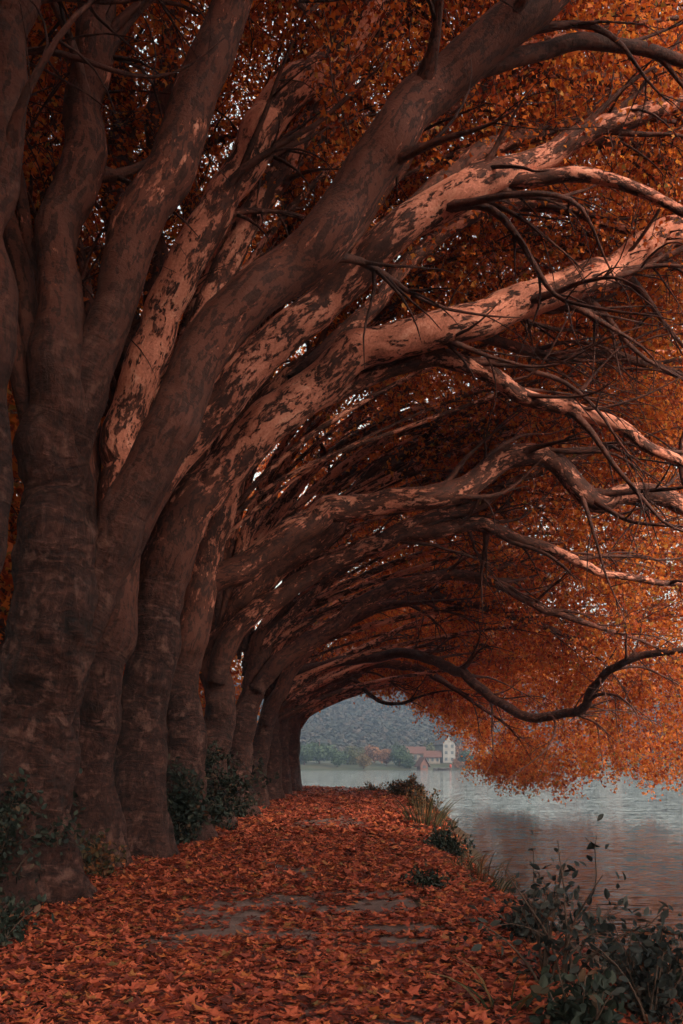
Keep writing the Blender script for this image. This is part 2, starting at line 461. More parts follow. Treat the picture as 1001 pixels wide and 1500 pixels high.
class Tree:
    def __init__(self, label, px, Y, rbase, rtop_trace, seed, flare_amt=.7, group='plane trees in the row along the path'):
        self.Y = Y; b = P(px, HZ, Y); self.X = b[0]; self.seed = seed; self.base = (float(b[0]), float(Y), 0.0)
        self.root = thing('plane_tree', label, 'tree', self.base, group)
        self.nbranch = 0; self.tw = Buf(); self.lf = Buf()
        self.trunk_buf = Buf()
        self.flare_amt = flare_amt; self.rbase = rbase

    def part(self, buf, name, mats):
        o = buf.build(name, mats, self.root, loc=self.base)
        o.location = (0, 0, 0)
        return o

    def trunk(self, trace, Y1=None, lump=.11, patch=(0, .9), segs=44, z_old=3.2, burl=.045):
        p, r = limb_path(trace, self.Y, Y1, .06)
        sd = self.seed; fa = self.flare_amt
        ph = [sd * 1.3 % 6.28, sd * 2.1 % 6.28]

        def flare(z, th):
            zz = np.clip(z, 0, 9)
            lob = .5 + .3 * np.cos(3 * th + ph[0]) + .3 * np.cos(5 * th + ph[1])
            return 1 + fa * np.exp(-zz / .42) * (.25 + lob) + .10 * np.exp(-zz / 1.6) * (lob - .4)
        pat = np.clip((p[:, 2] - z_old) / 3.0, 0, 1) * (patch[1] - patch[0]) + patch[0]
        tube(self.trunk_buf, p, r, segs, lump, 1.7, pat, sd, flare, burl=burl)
        self.trunk_pts = p
        o = self.part(self.trunk_buf, 'trunk', BARK)
        self.twigs_from(p, r, .55, o)

    def limb(self, trace, Y1=None, rs=1.0, Y0=None, lump=.07, patch=.9, kids=1.0, segs=28, patch0=None, extend=True):
        Y0 = self.Y if Y0 is None else Y0
        p, r = limb_path(trace, Y0, Y1); r = r * rs
        self.add_limb(p, r, lump, patch, kids, segs, patch0, extend)

    def add_limb(self, p, r, lump=.07, patch=.9, kids=1.0, segs=18, patch0=None, extend=False):
        if extend and r[-1] > .02:
            d = unit(p[-1] - p[-3])
            L = 1.5 + r[-1] * 22
            e, er = grow(p[-1], d, L, r[-1], .012, .16, (.25, 0, -.2), .9, .3)
            p = np.vstack([p, e[1:]]); r = np.concatenate([r, er[1:]])
        u = np.linspace(0, 1, len(p))
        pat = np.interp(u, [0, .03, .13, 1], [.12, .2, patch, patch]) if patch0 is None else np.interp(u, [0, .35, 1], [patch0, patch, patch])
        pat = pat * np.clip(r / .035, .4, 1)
        b = Buf()
        self.seed += 1
        tube(b, p, r, segs, lump, 1.9, pat, self.seed * 1.7)
        o = self.part(b, 'limb', BARK)
        self.twigs_from(p, r, .3, o, kids)

    def twigs_from(self, p, r, t0, parent, kids=1.0):
        s = np.concatenate([[0], np.cumsum(np.linalg.norm(np.diff(p, axis=0), axis=1))])
        n = int(s[-1] * 1.5 * kids)
        for t in RNG.uniform(t0, .98, n):
            i = min(len(p) - 2, int(np.searchsorted(s, t * s[-1]))); d = unit(p[i + 1] - p[i])
            side = RNG.normal(size=3); side[1] *= .8; side[2] = side[2] * .7 + .25
            dd = unit(d * .9 + side * .55 + np.array((.25, 0, 0)))
            rr = min(r[i] * RNG.uniform(.2, .52), .065)
            if rr < .008: rr = .008
            L = RNG.uniform(1.2, 3.6) * (.6 + rr * 9)
            q, qr = grow(p[i], dd, L, rr, .007, .36, (.5, 0, .1), .18, .22)
            sq = np.linspace(0, L, len(q)); qr = qr * (1 + .9 * np.exp(-np.maximum(0, sq - r[i] * .8) / (.08 + r[i] * .6)))
            if rr > .022 and self.nbranch < 95:
                bb = Buf(); tube(bb, q, qr, 7, .06, 3, np.full(len(q), .4), self.seed); self.nbranch += 1
                bo = bb.build('branch', BARK, parent, loc=self.base); bo.location = (0, 0, 0)
            else:
                tube(self.tw, q, qr, 6 if rr > .03 else 5, .05, 3, np.full(len(q), .35), self.seed)
            self.tips.append(q[-1]); self.tips.append(q[len(q) // 2])
            for k in range(int(L * 2.1)):
                j = RNG.integers(len(q) // 4, len(q) - 1); d2 = unit(unit(q[j + 1] - q[j]) + RNG.normal(size=3) * .65 + np.array((.15, 0, -.1)))
                L2 = RNG.uniform(.5, 1.5)
                q2, qr2 = grow(q[j], d2, L2, max(.006, qr[j] * .55), .004, .4, (0, 0, 0), .8, .2)
                tube(self.tw, q2, qr2, 4, 0, 1, np.full(len(q2), .2), self.seed)
                self.tips.append(q2[-1])
    @property
    def tips(self):
        if not hasattr(self, '_t'): self._t = []
        return self._t

    def crown(self, n_shell, half, size, per=36, length=.9, tipkeep=1.0, sc=1.0):
        if self.Y > 20: n_shell = int(n_shell * (.62 if self.Y < 44 else .32)); tipkeep = .5
        pts = shell_points(self.Y, half, n_shell, sc)
        tp = np.array(self.tips) if self.tips else np.zeros((0, 3))
        if len(tp):
            ok = tp[:, 2] > vault_min(tp[:, 0], tp[:, 1]) + .2 - RNG.uniform(0, .4, len(tp))
            tp = tp[ok & (RNG.uniform(0, 1, len(tp)) < tipkeep)]
        a = [pts, tp]
        if self.Y > 29:                                   # low inner sprays that close the arch toward the lake
            m = 380
            X = RNG.uniform(.6, 9.5, m); Yq = self.Y + RNG.uniform(-2.6, 2.6, m)
            Z = vault_min(X, Yq) + .35 + np.abs(RNG.normal(0, 1.3, m)) + .5 * fbm(np.stack([X * .5, Yq * .5, X * 0], 1), 2)
            k = (self.Y > 40) | (X > 3.5)
            a.append(np.stack([X, Yq, Z], 1)[k])
        a = np.vstack(a)
        # leaves cut away out of view on the lake side to let sun in
        a = a[~((a[:, 1] > 15.5) & (a[:, 1] < 26.5) & (a[:, 0] > .362 * a[:, 1]) & (a[:, 2] > 3.0))]
        clumps(self.lf, self.tw, a, length, int(per * np.interp(self.Y, [16, 30], [1.3, 1.0])), size * np.interp(self.Y, [10, 24, 30], [.6, .7, .78]))
        tag(self.part(self.tw, 'twigs', BARK), kind='stuff')
        self.part(self.lf, 'crown', LEAF)


def left_limbs(t, n, z0, spread=1.0):
    for k in range(n):
        a = -RNG.uniform(1.5, 6.5) * spread; b = RNG.uniform(6, 11)
        p, r = arc_limb(t.X, t.Y, z0 + RNG.uniform(-.3, .8), a, b, RNG.uniform(.0, .2), RNG.uniform(1.1, 1.5), RNG.uniform(-1.5, 2.5), RNG.uniform(.10, .17), .02)
        t.add_limb(p, r, .06, .6, .8, 12)


def right_limbs(t, n, z0, lo=.0, hi=1.0, amax=13.0, rmul=1.0):
    for k in range(n):
        u = lo + (hi - lo) * (k + RNG.uniform(.2, .8)) / n       # 0 = steep and tall, 1 = low and flat
        a = 4.5 + (amax - 4.5) * min(1, .35 + u * .75) * RNG.uniform(.85, 1.05)
        b = np.interp(u, [0, .5, 1], [11.5, 7.5, 3.6]) * RNG.uniform(.9, 1.1) * np.interp(t.Y, [20, 50], [1, .72])
        ph0 = np.interp(u, [0, 1], [.05, .38]); ph1 = np.interp(u, [0, 1], [1.65, 2.0])
        p, r = arc_limb(t.X + .1, t.Y, z0 + RNG.uniform(-.5, .7) - u * .5, a, b, ph0, ph1, RNG.uniform(-1.6, 1.6), RNG.uniform(.10, .17) * rmul, .02)
        t.add_limb(p, r, .06, 1.0, .75, 14)


GR = 'plane trees in the row along the path'
# --- the stem at the photo's left border
t = Tree('dark slender plane tree stem at the left border, nearer than all other trunks', -75, 8.6, .4, None, 3)
t.trunk([(-95, 1365, 50), (-90, 1250, 46), (-75, 1000, 42), (-50, 780, 38), (-20, 520, 33), (-2, 300, 31), (12, 120, 30), (20, 0, 29), (32, -180, 26), (60, -420, 20), (95, -650, 12)], lump=.09, patch=(0, .35))
left_limbs(t, 4, 4.5)
t.crown(2200, 3.4, .15)

# --- nearest great tree: burred trunk, left stem, forked stem and the huge smooth limb
t = Tree('nearest massive plane tree with burred grey trunk and one huge smooth brown limb', 48, 10, .42, None, 11, .95)
t.trunk([(42, 1345, 58), (46, 1290, 55), (50, 1180, 53), (58, 1080, 56), (66, 990, 60), (76, 900, 60), (84, 800, 54), (88, 700, 50), (96, 610, 44), (97, 500, 34), (92, 400, 30), (95, 300, 29), (107, 200, 28), (124, 100, 27), (136, 0, 26), (152, -180, 22), (180, -420, 20), (220, -640, 10)], lump=.2, patch=(0, .42), segs=110, z_old=3.4, burl=.12)
t.limb([(80, 1060, 30), (108, 950, 44), (140, 870, 46), (172, 800, 47), (205, 730, 48), (252, 625, 48), (308, 525, 49), (368, 440, 50), (430, 368, 51), (488, 300, 50), (545, 225, 49), (598, 152, 46), (650, 105, 45), (720, 50, 44), (800, -12, 41), (900, -80, 35), (1060, -150, 26)], Y1=10.6, rs=.73, lump=.085, patch=.52, patch0=0.05, segs=56, kids=.5)
t.limb([(92, 690, 34), (112, 610, 37), (140, 535, 34), (168, 465, 32), (205, 360, 33), (245, 245, 35), (290, 130, 31), (322, 55, 29), (350, -20, 28), (420, -180, 23), (500, -330, 15)], Y1=10.4, lump=.1, patch=.62, patch0=.1, segs=40, kids=.6)
t.limb([(660, 110, 14), (720, 95, 13), (780, 76, 12), (850, 64, 11), (920, 72, 9), (1001, 92, 8), (1100, 130, 5)], Y0=10.6, Y1=11.6, patch=.4, segs=16)
left_limbs(t, 4, 4.5)
t.crown(3200, 3.0, .14)

# --- second tree: two patched limbs rising, one long limb arching out
t = Tree('second plane tree, half hidden behind the burred trunk, with long patched limbs', 138, 13.4, .32, None, 21)
t.trunk([(134, 1285, 36), (137, 1230, 35), (139, 1100, 33), (150, 1000, 33), (163, 900, 33), (174, 800, 31), (172, 700, 29), (172, 640, 28), (186, 570, 27), (205, 515, 27), (238, 452, 27), (285, 370, 27), (330, 290, 26), (382, 205, 26), (440, 130, 25), (500, 62, 24), (565, -8, 23), (650, -100, 19), (760, -200, 13)], lump=.09, patch=(.02, 1.0), z_old=2.6, segs=48)
t.limb([(172, 830, 28), (226, 715, 30), (290, 625, 32), (360, 555, 34), (420, 492, 33), (480, 432, 32), (540, 377, 31), (600, 328, 30), (660, 290, 29), (725, 256, 26), (790, 226, 20), (860, 190, 17), (930, 172, 15), (1001, 158, 14), (1100, 150, 11)], Y1=13.8, rs=.86, patch=1.0, segs=36)
t.limb([(705, 266, 12), (760, 264, 12), (800, 260, 11), (850, 256, 10), (920, 268, 9), (990, 300, 7), (1060, 345, 5)], Y0=13.75, Y1=13.2, patch=.95, segs=16)
t.limb([(205, 720, 22), (240, 590, 21), (290, 482, 20), (330, 400, 19), (370, 310, 18), (420, 235, 17), (470, 160, 16), (525, 85, 15), (590, 10, 14), (680, -90, 10)], Y0=13.8, Y1=14.5, patch=.9, segs=24)
t.limb([(560, 350, 14), (610, 300, 14), (690, 236, 13), (760, 212, 11), (830, 200, 9), (900, 215, 8), (1001, 250, 6)], Y0=14.2, Y1=15.5, patch=.6, segs=16)
t.limb([(440, 480, 16), (520, 345, 14), (590, 225, 13), (650, 165, 12), (720, 125, 11), (800, 105, 10), (900, 120, 8), (1001, 150, 6)], Y0=14.4, Y1=15.8, patch=.6, segs=16)
left_limbs(t, 4, 4.5)
t.crown(4200, 2.8, .135)

# --- third tree: the bright salmon limb
t = Tree('third plane tree, bent into the brightest salmon patched limb crossing the picture', 206, 15, .38, None, 33)
t.trunk([(205, 1268, 42), (207, 1220, 38), (208, 1100, 36), (218, 1000, 35), (231, 900, 35), (244, 815, 36), (262, 745, 35), (302, 693, 31), (350, 655, 31), (400, 603, 31), (468, 552, 29), (540, 516, 27), (620, 490, 26), (700, 465, 27), (780, 436, 25), (860, 400, 23), (930, 366, 21), (1001, 335, 20), (1100, 300, 17), (1250, 270, 11)], lump=.085, patch=(.05, 1.12), z_old=3.6, segs=52)
t.limb([(380, 660, 12), (430, 612, 14), (500, 575, 13), (575, 541, 12), (640, 530, 12), (700, 542, 12), (740, 560, 12), (775, 582, 11), (850, 600, 10), (910, 620, 10), (950, 655, 8), (1001, 676, 7), (1060, 700, 4)], Y0=15.3, Y1=16.2, patch=.95, segs=18)
t.limb([(232, 860, 28), (205, 660, 25), (184, 460, 22), (178, 300, 20), (172, 150, 18), (165, 0, 17), (158, -150, 13), (150, -300, 8)], Y0=15.3, Y1=16.2, patch=.45, patch0=.1, segs=24, kids=.5)
t.limb([(245, 780, 24), (234, 560, 19), (226, 320, 17), (238, 150, 15), (256, 0, 14), (280, -140, 9)], Y0=15.4, Y1=15.8, patch=.6, patch0=.1, segs=20, kids=.5)
t.limb([(430, 560, 13), (520, 470, 13), (585, 405, 12), (640, 350, 11), (700, 310, 10), (770, 300, 9), (850, 310, 8), (930, 345, 6), (1010, 400, 4)], Y0=15.3, Y1=17, patch=.8, segs=16)
t.limb([(560, 520, 9), (640, 480, 9), (730, 500, 8), (800, 520, 8), (880, 515, 7), (950, 535, 6), (1030, 570, 4)], Y0=15.2, Y1=17.2, patch=.5, segs=14)
left_limbs(t, 3, 4.5); right_limbs(t, 5, 5.5, .0, .45, rmul=.5)
t.crown(4200, 2.8, .135)

# --- fourth tree: the snaking limb
t = Tree('fourth plane tree, beside the dark green bush, with a limb snaking out over water', 268, 18, .35, None, 45)
t.trunk([(266, 1245, 33), (268, 1200, 30), (269, 1060, 29), (276, 960, 27), (288, 860, 26), (305, 780, 24), (338, 705, 24), (372, 635, 22), (408, 575, 20), (445, 535, 17), (510, 488, 15), (590, 434, 13), (650, 382, 12), (720, 355, 11), (780, 350, 10), (820, 368, 9), (860, 400, 7), (920, 430, 4)], lump=.08, patch=(.05, .95), z_old=2.6)
t.limb([(276, 905, 18), (300, 858, 20), (340, 834, 20), (400, 795, 20), (460, 760, 19), (520, 745, 18), (600, 733, 17), (650, 722, 17), (698, 701, 17), (730, 677, 16), (775, 670, 16), (820, 690, 15), (880, 729, 15), (915, 716, 15), (950, 716, 14), (1001, 737, 13), (1080, 765, 9)], Y1=18.4, patch=.85, segs=24)
t.limb([(300, 800, 20), (292, 580, 18), (277, 390, 16), (286, 200, 15), (320, 50, 14), (360, -90, 10)], Y0=18.2, Y1=19, patch=.4, segs=18, kids=.6)
t.limb([(318, 760, 18), (375, 530, 18), (418, 335, 17), (442, 180, 15), (475, 50, 13), (520, -80, 9)], Y0=18.2, Y1=18.8, patch=.75, segs=18, kids=.6)
left_limbs(t, 2, 4.5)
right_limbs(t, 3, 5.0, 0, .3, rmul=.8); right_limbs(t, 8, 5.0, .1, .8, rmul=.42)
t.crown(3800, 2.8, .14)

# --- fifth tree
t = Tree('fifth plane tree, behind the second bush, its low limb kinked at a fork', 313, 22, .34, None, 57)
t.trunk([(311, 1225, 28), (313, 1180, 25), (314, 1080, 23), (320, 1000, 22), (332, 930, 20), (362, 880, 18), (405, 840, 18), (460, 790, 18), (525, 727, 18), (600, 676, 18), (675, 645, 17), (750, 621, 16), (825, 614, 16), (925, 622, 13), (1001, 635, 11), (1090, 655, 7)], lump=.08, patch=(.05, .75), z_old=2.4)
t.limb([(318, 1000, 14), (330, 955, 16), (345, 928, 15), (385, 893, 15), (440, 855, 14), (500, 813, 13), (590, 780, 12), (650, 770, 11), (700, 762, 10), (716, 771, 9), (760, 790, 8), (850, 825, 7), (890, 840, 6), (1001, 855, 4)], Y0=21.7, Y1=21.2, patch=.85, segs=18)
t.limb([(555, 793, 10), (590, 772, 11), (625, 757, 10), (690, 742, 9), (713, 731, 8), (745, 705, 7), (790, 692, 4)], Y0=21.5, Y1=21, patch=.7, segs=14)
right_limbs(t, 9, 4.2, 0, .75); right_limbs(t, 11, 4.6, .1, .9, rmul=.42)
left_limbs(t, 2, 4.2)
t.crown(2700, 2.8, .15)

# --- sixth
t = Tree('plane tree sixth in the row, leaning toward the path where the bushes end', 351, 26, .34, None, 69)
t.trunk([(348, 1210, 21), (351, 1165, 18), (358, 1080, 17), (370, 1005, 16), (386, 955, 15), (420, 865, 13), (456, 770, 12), (500, 692, 12), (550, 635, 11), (576, 590, 10), (602, 555, 9), (640, 536, 7), (700, 515, 4)], lump=.08, patch=(.1, .7), z_old=2.6)
t.limb([(376, 1010, 12), (402, 980, 13), (450, 943, 12), (492, 916, 11), (540, 878, 10), (600, 852, 9), (690, 845, 8), (740, 860, 7), (800, 890, 6), (850, 910, 5), (885, 922, 3)], Y0=25.8, Y1=25, patch=.6, segs=16)
right_limbs(t, 10, 4.2, 0, .9); right_limbs(t, 11, 4.6, .1, .95, rmul=.42)
left_limbs(t, 2, 4.2)
t.crown(2300, 2.8, .165)

# --- seventh
t = Tree('plane tree seventh in the row, thinner trunk with pale right edge', 377, 31, .3, None, 81)
t.trunk([(375, 1195, 17), (377, 1160, 14), (381, 1090, 13), (390, 1045, 12), (402, 1000, 10), (425, 930, 8), (470, 830, 7), (530, 740, 6), (600, 680, 4)], lump=.08, patch=(.1, .6), z_old=2.6)
t.limb([(388, 1060, 10), (405, 1020, 11), (432, 975, 10), (470, 940, 10), (500, 920, 9), (550, 891, 9), (600, 879, 8), (665, 880, 7), (750, 900, 6), (820, 930, 4), (850, 945, 2)], Y0=30.8, Y1=30, patch=.5, segs=14)
right_limbs(t, 10, 4.0, 0, .95); right_limbs(t, 9, 4.3, .1, .95, rmul=.42)
left_limbs(t, 1, 4.2)
t.crown(1900, 3.0, .165)

# --- eighth: the long limb that dips to a bowl and rises again
t = Tree('eighth plane tree, its dark limb dipping low like a bowl then rising over water', 396, 36, .32, None, 93)
t.trunk([(394, 1182, 16), (396, 1150, 14), (398, 1090, 13), (404, 1040, 11), (418, 980, 9), (450, 900, 7), (500, 820, 6), (560, 760, 4)], lump=.08, patch=(.1, .6), z_old=2.4)
t.limb([(398, 1060, 8), (407, 1012, 10), (450, 984, 10), (490, 970, 10), (530, 962, 10), (582, 960, 10), (620, 966, 10), (660, 980, 10), (682, 989, 10), (706, 1009, 10), (732, 1031, 9), (760, 1045, 9), (800, 1050, 9), (826, 1042, 9), (858, 1037, 9), (866, 1022, 8), (873, 1005, 8), (889, 984, 8), (920, 972, 7), (960, 958, 7), (1001, 950, 6), (1080, 940, 4)], Y0=35.8, Y1=23, rs=.74, patch=.25, segs=18, kids=.8)
right_limbs(t, 10, 3.8, 0, .95)
t.crown(1900, 3.0, .18)

# --- ninth, tenth, eleventh: the far end of the tunnel
t = Tree('plane tree ninth in the row, first of the tight far cluster', 410, 41, .3, None, 105)
t.trunk([(408, 1174, 14), (410, 1150, 12), (412, 1090, 11), (417, 1045, 10), (428, 1000, 7), (455, 930, 6), (500, 860, 4)], lump=.08, patch=(.15, .6), z_old=2.4)
t.limb([(412, 1060, 8), (424, 1028, 9), (444, 1014, 8), (476, 1002, 8), (506, 984, 8), (540, 973, 8), (580, 972, 7), (615, 980, 6), (660, 1005, 4), (700, 1035, 3)], Y0=40.8, Y1=40, patch=.6, segs=14)
right_limbs(t, 10, 3.6, 0, .9, 12)
t.crown(1900, 3.0, .19)

t = Tree('plane tree tenth in the row, right edge of its trunk standing against the lake', 423, 46, .3, None, 117)
t.trunk([(422, 1167, 13), (423, 1140, 11), (425, 1090, 10), (430, 1050, 9), (444, 1010, 7), (470, 950, 5), (510, 890, 3)], lump=.08, patch=(.15, .6), z_old=2.4)
t.limb([(426, 1075, 7), (437, 1046, 8), (458, 1026, 8), (490, 1006, 8), (522, 987, 7), (560, 975, 6), (610, 978, 5), (650, 1000, 3)], Y0=45.8, Y1=46, patch=.6, segs=14)
t.limb([(500, 990, 3.2), (522, 998, 3), (552, 1024, 3), (590, 1031, 2.5), (610, 1022, 2)], Y0=45.6, Y1=44, patch=.1, segs=8, kids=.6)
right_limbs(t, 9, 3.4, 0, .85, 12)
t.crown(1900, 3.2, .2)

t = Tree('last and smallest plane tree of the row, where the path meets the lake', 428, 51, .28, None, 129)
t.trunk([(427, 1160, 12), (428, 1130, 10), (429, 1090, 9), (434, 1055, 8), (448, 1015, 6), (480, 960, 5), (520, 910, 3)], lump=.08, patch=(.15, .6), z_old=2.2)
right_limbs(t, 8, 3.2, 0, .7, 11)
t.crown(1700, 3.2, .21, sc=.97)

# --- unseen trees added to the row past the camera, to shade the foreground
for x, y, lab in ((-3.5, 3.6, 'unseen plane tree added to the row for shade, beside the camera outside the left border'), (-3.5, -2.6, 'unseen plane tree added to the row for shade, behind the camera'), (-3.6, -9, 'unseen plane tree added to the row for shade, farthest behind the camera')):
    t = Tree(lab, CX + x * F / y, y, .4, None, 201 + int(y * 3))
    c = catmull(np.array([(x, y, -.2, .5), (x, y, 1.5, .46), (x, y, 4, .42), (x + .3, y, 7, .34), (x + .8, y, 11, .2), (x + 1, y, 15, .05)]), .15)
    tube(t.trunk_buf, c[:, :3], c[:, 3], 32, .1, 1.7, np.clip((c[:, 2] - 3) / 4, 0, .6), t.seed)
    t.part(t.trunk_buf, 'trunk', BARK)
    right_limbs(t, 4, 5.5, 0, .3); left_limbs(t, 3, 4.5)
    t.crown(3000, 4.0, .18)

# --- a second row seen through gaps at left; nearest two unseen, added for shade
for k, (x, y, lab) in enumerate([(-8.5, 2, 'unseen plane tree added behind the row for shade, left of the camera'), (-8.5, 8.5, 'plane tree added behind the row for shade, just outside the left border'), (-6.4, 14.5, 'plane tree behind the row, seen in the gap at the far left border'),
                                 (-7.2, 21, 'leaning plane tree behind the row, seen left of the forked stem'),
                                 (-7.0, 29, 'distant plane tree behind the row, seen between the second and third trunks'),
                                 (-6.6, 37, 'far plane tree behind the row, its crown closing the gaps above the fourth trunk'), (-6.2, 46, 'farthest plane tree behind the row, its crown closing the gap above the fifth trunk')]):
    t = Tree(lab, CX + x * F / y, y, .3, None, 141 + 12 * k, group='plane trees behind the row')
    p = np.array([(x, y, -.2), (x, y, 1.5), (x - .1, y, 4), (x - .4, y + .2, 7), (x - .9, y + .3, 11), (x - 1, y + .4, 14)])
    c = catmull(np.hstack([p, np.array([[.34], [.3], [.27], [.2], [.12], [.04]])]), .15)
    t.trunk_pts = c[:, :3]
    tube(t.trunk_buf, c[:, :3], c[:, 3], 24, .1, 1.7, np.clip((c[:, 2] - 3) / 4, 0, .6), t.seed)
    t.part(t.trunk_buf, 'trunk', BARK)
    left_limbs(t, 5, 3.5); right_limbs(t, 2, 4.5, 0, .2, 7, .9)
    n = 2300 if y > 30 else 1600
    pp = np.stack([RNG.normal(x - (1.6 if y < 30 else .2), 2.8, n), RNG.normal(y, 2.3, n), RNG.uniform(2.5, 15, n)], 1)
    pp = pp[fbm(pp * .5, 2) > -.25]
    pp = pp[(pp[:, 0] < -4.2) & (pp[:, 2] > (4.5 if y < 16 else 2.5))]
    clumps(t.lf, t.tw, pp, 1.0, 20, .18)
    tag(t.part(t.tw, 'twigs', BARK), kind='stuff'); t.part(t.lf, 'crown', LEAF)

# ------------------------------------------------------------------ ground, path, water
SHORE = np.array([(2.9, -30), (2.7, 4), (2.5, 10), (2.3, 15), (3.1, 26), (3.9, 38), (3.7, 45), (2.7, 50), (.8, 54), (-2, 56.5), (-8, 58.5), (-30, 60), (-400, 64)], float)


def shore_d(x, y):
    """signed distance to the waterline, positive inland"""
    p = np.stack([x, y], -1); best = np.full(x.shape, 1e9)
    for a, b in zip(SHORE[:-1], SHORE[1:]):
        ab = b - a; t = np.clip(((p - a) @ ab) / (ab @ ab), 0, 1)
        d = np.linalg.norm(p - (a + t[..., None] * ab), axis=-1)
        best = np.minimum(best, d)
    sx = np.interp(y, SHORE[:9, 1], SHORE[:9, 0])
    sy = np.interp(x, SHORE[::-1, 0][:6], SHORE[::-1, 1][:6])
    inside = (x < sx) & (y < np.where(x < .8, sy, 54))
    return np.where(inside, best, -best)


def ground_z(x, y):
    d = shore_d(x, y) + .45 * fbm(np.stack([x * .9, y * .9, x * 0 + 5], -1), 3)
    t = np.clip((d + 2.5) / (2.5 + 1.35), 0, 1)
    z = -2.2 + 2.2 * (t * t * (3 - 2 * t)) ** .8
    q = np.stack([x, y, x * 0], -1)
    z = z + fbm(q * .8, 3) * .05 * np.clip(d, 0, 1) + np.clip(-3.4 - x, 0, 9) * .09 + fbm(q * .3, 2) * .2 * np.clip((-3.5 - x) / 3, 0, 1)
    return z


def ground_mat():
    m, nt, b = newmat('leafy_soil')
    tc = nt.nodes.new('ShaderNodeTexCoord').outputs['Object']
    a = noise(nt, tc, 1.3, 5, .65); f = noise(nt, tc, 22, 4, .7)
    c = mixc(nt, a, ramp(nt, f, [(.3, (.025, .014, .01)), (.7, (.11, .05, .03))]), ramp(nt, f, [(.3, (.03, .02, .013)), (.7, (.07, .055, .03))]))
    nt.links.new(c, b.inputs['Base Color']); bumpn(nt, b, f, .6, .04)
    return m


def path_mat():
    m, nt, b = newmat('worn_path')
    tc = nt.nodes.new('ShaderNodeTexCoord').outputs['Object']
    a = noise(nt, tc, .9, 5, .6); f = noise(nt, tc, 60, 3, .7); w = noise(nt, vscale(nt, tc, (.35, 2.2, 1)), 1.5, 4, .6)
    c = ramp(nt, math_(nt, 'MULTIPLY_ADD', f, .4, math_(nt, 'MULTIPLY', w, .6)), [(.3, (.06, .034, .029)), (.5, (.155, .095, .082)), (.7, (.29, .195, .17))])
    c = mixc(nt, ramp(nt, a, [(.5, (0, 0, 0)), (.7, (.7, .7, .7))]), c, (.09, .055, .045))
    nt.links.new(c, b.inputs['Base Color']); bumpn(nt, b, f, .5, .02); b.inputs['Roughness'].default_value = .8
    return m


def sheet(name, xs, ys, zf, mat):
    X, Y = np.meshgrid(xs, ys); Z = zf(X, Y)
    b = Buf(); nx = len(xs); i = np.arange(len(ys) - 1)[:, None] * nx; j = np.arange(nx - 1)[None]
    b.add(np.stack([X, Y, Z], -1).reshape(-1, 3), quads=np.stack([i + j, i + j + 1, i + nx + j + 1, i + nx + j], -1).reshape(-1, 4))
    return b.build(name, mat)


xs = np.concatenate([np.linspace(-400, -40, 20)[:-1], np.linspace(-40, -6, 70)[:-1], np.linspace(-6, 8, 110)[:-1], np.linspace(8, 900, 30)])
ys = np.concatenate([np.linspace(-150, -6, 20)[:-1], np.linspace(-6, 66, 330)[:-1], np.linspace(66, 900, 30)])
tag(sheet('ground', xs, ys, ground_z, ground_mat()), kind='structure')


def path_z(x, y):
    return ground_z(x, y) + .006


pb = Buf()
yy = np.linspace(-8, 52, 240); uu = np.linspace(-1, 1, 14)
Yp, U = np.meshgrid(yy, uu, indexing='ij')
Xp = -.45 + .004 * Yp + U * (1.35 + .12 * fbm(np.stack([Yp * .5, U * 0, U * 0], -1), 2))
pb.add(np.stack([Xp, Yp, path_z(Xp, Yp) - .02 * (np.abs(U) > .99)], -1).reshape(-1, 3), quads=np.array([(i * 14 + j, i * 14 + j + 1, i * 14 + 15 + j, i * 14 + 14 + j) for i in range(239) for j in range(13)]))
tag(pb.build('path', path_mat()), kind='structure')

m, nt, b = newmat('lake_water')
tc = nt.nodes.new('ShaderNodeTexCoord').outputs['Object']
b.inputs['Base Color'].default_value = (.018, .013, .010, 1); b.inputs['Roughness'].default_value = .05
b.inputs['IOR'].default_value = 1.33; b.inputs['Specular IOR Level'].default_value = .5


def slopes(sc, stretch, amp):
    n = node(nt, 'ShaderNodeTexNoise', _Scale=sc, _Detail=2, _Roughness=.55, _Distortion=.3)
    nt.links.new(vscale(nt, tc, stretch), n.inputs['Vector'])
    a = nt.nodes.new('ShaderNodeVectorMath'); a.operation = 'SUBTRACT'; nt.links.new(n.outputs['Color'], a.inputs[0]); a.inputs[1].default_value = (.5, .5, .5)
    return vscale(nt, a.outputs[0], amp)


va = nt.nodes.new('ShaderNodeVectorMath'); va.operation = 'ADD'
nt.links.new(slopes(1.3, (.45, 1.5, 1), (.14, .36, 0)), va.inputs[0]); nt.links.new(slopes(5.5, (.55, 1.6, 1), (.12, .75, 0)), va.inputs[1])
vb = nt.nodes.new('ShaderNodeVectorMath'); vb.operation = 'ADD'; nt.links.new(va.outputs[0], vb.inputs[0]); vb.inputs[1].default_value = (0, 0, 1)
vn = nt.nodes.new('ShaderNodeVectorMath'); vn.operation = 'NORMALIZE'; nt.links.new(vb.outputs[0], vn.inputs[0])
nt.links.new(vn.outputs[0], b.inputs['Normal'])
WATERM = m
wb = Buf(); wb.add([(-550, -300, WATER_Z), (850, -300, WATER_Z), (850, 300, WATER_Z), (-550, 300, WATER_Z)], quads=[(0, 1, 2, 3)])
tag(wb.build('lake_water', WATERM, smooth=False), kind='structure')

